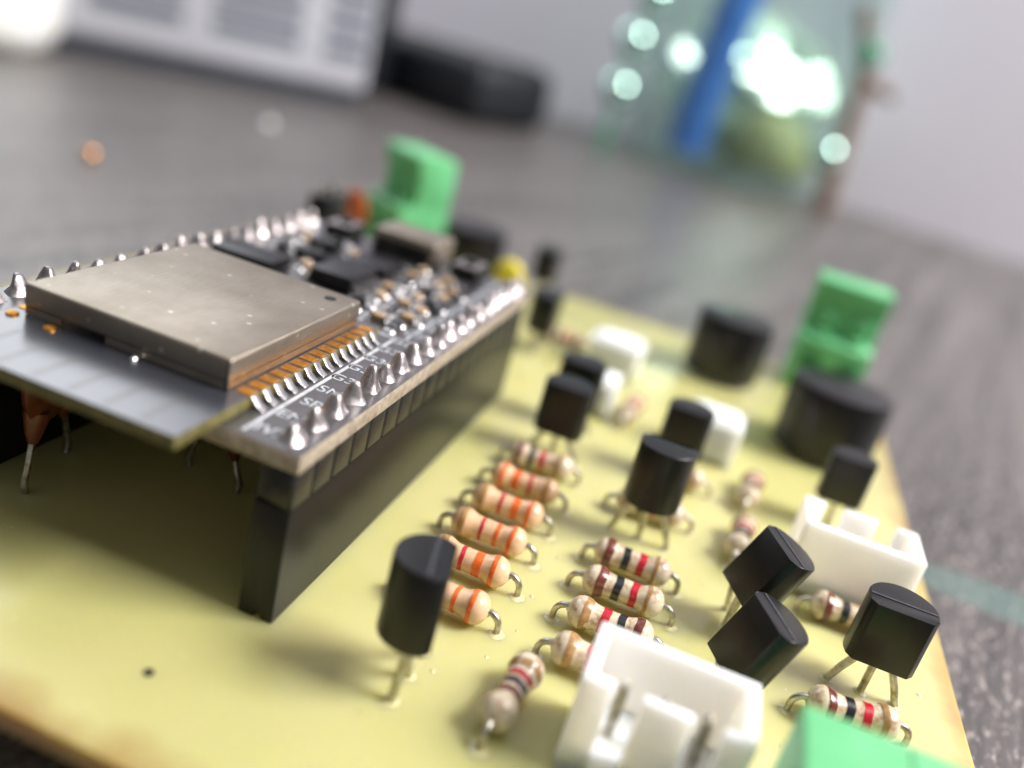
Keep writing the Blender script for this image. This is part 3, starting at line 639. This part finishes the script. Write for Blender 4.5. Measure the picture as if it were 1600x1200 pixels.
# ------------------------------------------------------------------ background things
A = Vector((208.9, 220.3, 0)); B = Vector((292.0, 141.0, 0)); dv = (B - A); Lb = dv.length
rzb = math.atan2(dv.y, dv.x)
dvc = thing('vented_device', 'blurred white plastic device with rows of dark vent slots', 'device', (A.x, A.y, TZ), rzb)
MB().b2(0, Lb, 0, 70, 5, 96).build('device_case', 'device', dvc, bevel=4, bseg=4)
MB().b2(2, Lb - 2, 2, 67, .02, 5.4).build('device_foot', 'device_foot', dvc)
for cxx, ww in ((.24, .26), (.60, .28), (.90, .15)):
    for k in range(7):
        MB().b2(Lb * (cxx - ww / 2), Lb * (cxx + ww / 2), -.25, .6, 17 + k * 8, 21.8 + k * 8).build('vent_slot', 'device_dark', dvc)
wp = thing('white_pouch', 'bright white blurred lump beside the vented device', 'bag', (190, 222, TZ), .5)
m = MB().lathe([(2, .02), (20, .1), (24, 8), (22, 24), (16, 36), (2, 42)], 24)
m.v = [(x * (1 + .12 * math.sin(3 * math.atan2(y, x))), y * .8 * (1 + .1 * math.cos(2 * math.atan2(y, x) + z * .1)), z) for x, y, z in m.v]; m.build('pouch_body', 'white', wp, smooth=80)
do = thing('dark_case', 'blurred black case lying in the gap behind the white device', 'case', (400, 152, TZ), math.radians(64))
MB().b2(-62, 58, -20, 36, .02, 30).build('case_body', 'dark_object', do, bevel=9, bseg=5)
MB().b2(-8, 42, 40, 60, .02, 90).build('case_stand', 'dark_object', do, bevel=5, bseg=3)
# the glass jar
JX, JY = 448.0, 6.0
jar = thing('glass_jar', 'greenish glass jar with bright reflections standing against the wall', 'jar', (JX, JY, TZ))
R0, Hj = 56, 190
prof = [(3, 0), (R0 - 8, .02), (R0 - 2, 3), (R0, 12), (R0 + 2, Hj), (R0 - 1.6, Hj), (R0 - 3.6, 14), (R0 - 8, 7), (3, 6)]
MB().lathe(prof, 64, caps=True).build('jar_glass', 'glass', jar, smooth=50)
bl = thing('blue_marker', 'thick blue pen leaning inside the glass jar', 'pen', (JX - 4, JY + 13, TZ + 7.5))
MB().tube([(-24, 4, 2), (-24, 2, 50), (-24, -3, 110), (-24, -8, 170)], 10.5, 20).build('pen_barrel', 'blue', bl, smooth=60)
fo = thing('glint_wrapper', 'crumpled shiny clear wrapper with added foil sheets making white glints inside the jar', 'wrapper', (JX - 2, JY - 2, TZ + 8))
fr = random.Random(11)
bm = bmesh.new(); bmesh.ops.create_icosphere(bm, subdivisions=3, radius=1)
nrm = Vector((-.80, -.42, .43)).normalized()
for v in bm.verts:
    k = 1 + fr.uniform(-.09, .09); q = v.co.copy(); f = max(0, q.dot(nrm)) ** 2
    v.co = Vector((14 + q.x * 26 * k, q.y * 42 * k, 40 + q.z * 37 * k)) - nrm * (13 * f)
me = bpy.data.meshes.new('wrapper_film'); bm.to_mesh(me); bm.free(); me.materials.append(M['film']); link('wrapper_film', me, fo)
for (yy, zz, ww, hh, tw) in ((-17, 44, 46, 22, 0), (37, 46, 20, 20, 0)):  # added reflector sheets, tilted to throw the window lamp back as white glints
    m = MB(); nx = 7; vs = []; fs = []
    u1 = nrm.cross(Vector((0, 0, 1))).normalized(); u2 = nrm.cross(u1)
    c0 = Vector((-4, yy, zz))
    for side in (0, .5):
        for i in range(nx):
            for k in range(nx):
                p, q = i / (nx - 1) - .5, k / (nx - 1) - .5
                sh = 1 - .35 * abs(p) * abs(q) * 4
                vs.append(c0 + u1 * (p * ww * sh) + u2 * (q * hh * sh) + nrm * (1.6 * math.sin(5 * p + tw * 20) * math.cos(6 * q) + fr.uniform(-.25, .25) - side) + u1 * tw * 0)
        o0 = 0 if side == 0 else nx * nx
        for i in range(nx - 1):
            for k in range(nx - 1):
                a_ = o0 + i * nx + k; fs.append((a_, a_ + 1, a_ + nx + 1, a_ + nx))
    m.add(vs, fs); m.build('glint_sheet', 'foil', fo, smooth=80)
ol = thing('olive_sponge', 'olive yellow lump at the bottom of the glass jar', 'sponge', (JX - 8, JY - 20, TZ + 7.5))
m = MB().lathe([(2, .02), (17, .5), (20, 8), (17, 22), (8, 30), (2, 31)], 24); m.v = [(x, y * 1.15 * (1 + .1 * math.sin(3 * math.atan2(y, x))), z) for x, y, z in m.v]; m.build('sponge_body', 'olive', ol, smooth=70)
st = thing('brown_stick', 'thin brown stick with a side twig and two added glint beads standing before the jar', 'stick', (405, -51, TZ))
MB().tube([(0, 0, .02), (0, 2, 30), (0, 3.5, 60), (0, 14, 92)], [4.5, 4, 3.5, 3], 10).build('stick_stem', 'rust', st, smooth=60)
MB().tube([(0, 3, 60), (0, -4, 60), (0, -12, 57)], [3.5, 3, 2], 8).build('side_twig', 'rust', st, smooth=60)
bs = thing('glint_stem', 'thin added green stem carrying mirror beads that make glints, at the left side of the jar', 'reflector', (388, 59, TZ))  # stem added only to hold the glint beads
MB().tube([(0, 0, .02), (0, -.5, 30), (0, -1.5, 54), (0, -6, 78), (0, -9, 100)], [2.2, 1.8, 1.8, 1.6, 1.2], 10).build('stem', 'green_bead', bs, smooth=60)
for par, (x, y, z), q, mt in ((st, (-4, 7.7, 27), 7.5, 'bead'), (st, (-4, 4.7, 73), 6.0, 'green_bead'), (bs, (0, -.5, 30.5), 8, 'bead'), (bs, (0, -1.5, 53.5), 8, 'bead'), (bs, (0, -5, 74), 8, 'bead')):  # shiny beads added to make the blurred bright glints
    pr = [(q * math.sin(math.pi * k / 12) + .01, -q * math.cos(math.pi * k / 12)) for k in range(13)]
    link('glint_bead', MB().lathe(pr, 24).mesh('glint_bead', mt, smooth=80), par, (x, y, z))
# crumbs on the table
for (x, y, r, mt, lab, cat) in ((102.9, 106.3, 1.5, 'copper', 'tiny coppery crumb glinting on the table behind the module board', 'crumb'), (191.5, 121.7, 1.6, 'white', 'tiny white crumb on the table before the vented device', 'crumb')):
    pr = [(r * math.sin(math.pi * k / 8) + .01, -r * .8 * math.cos(math.pi * k / 8)) for k in range(9)]
    b = MB().lathe(pr, 12).build('table_crumb', mt, None, smooth=80); b.location = (x, y, TZ + r * .8); tag(b, lab, cat)
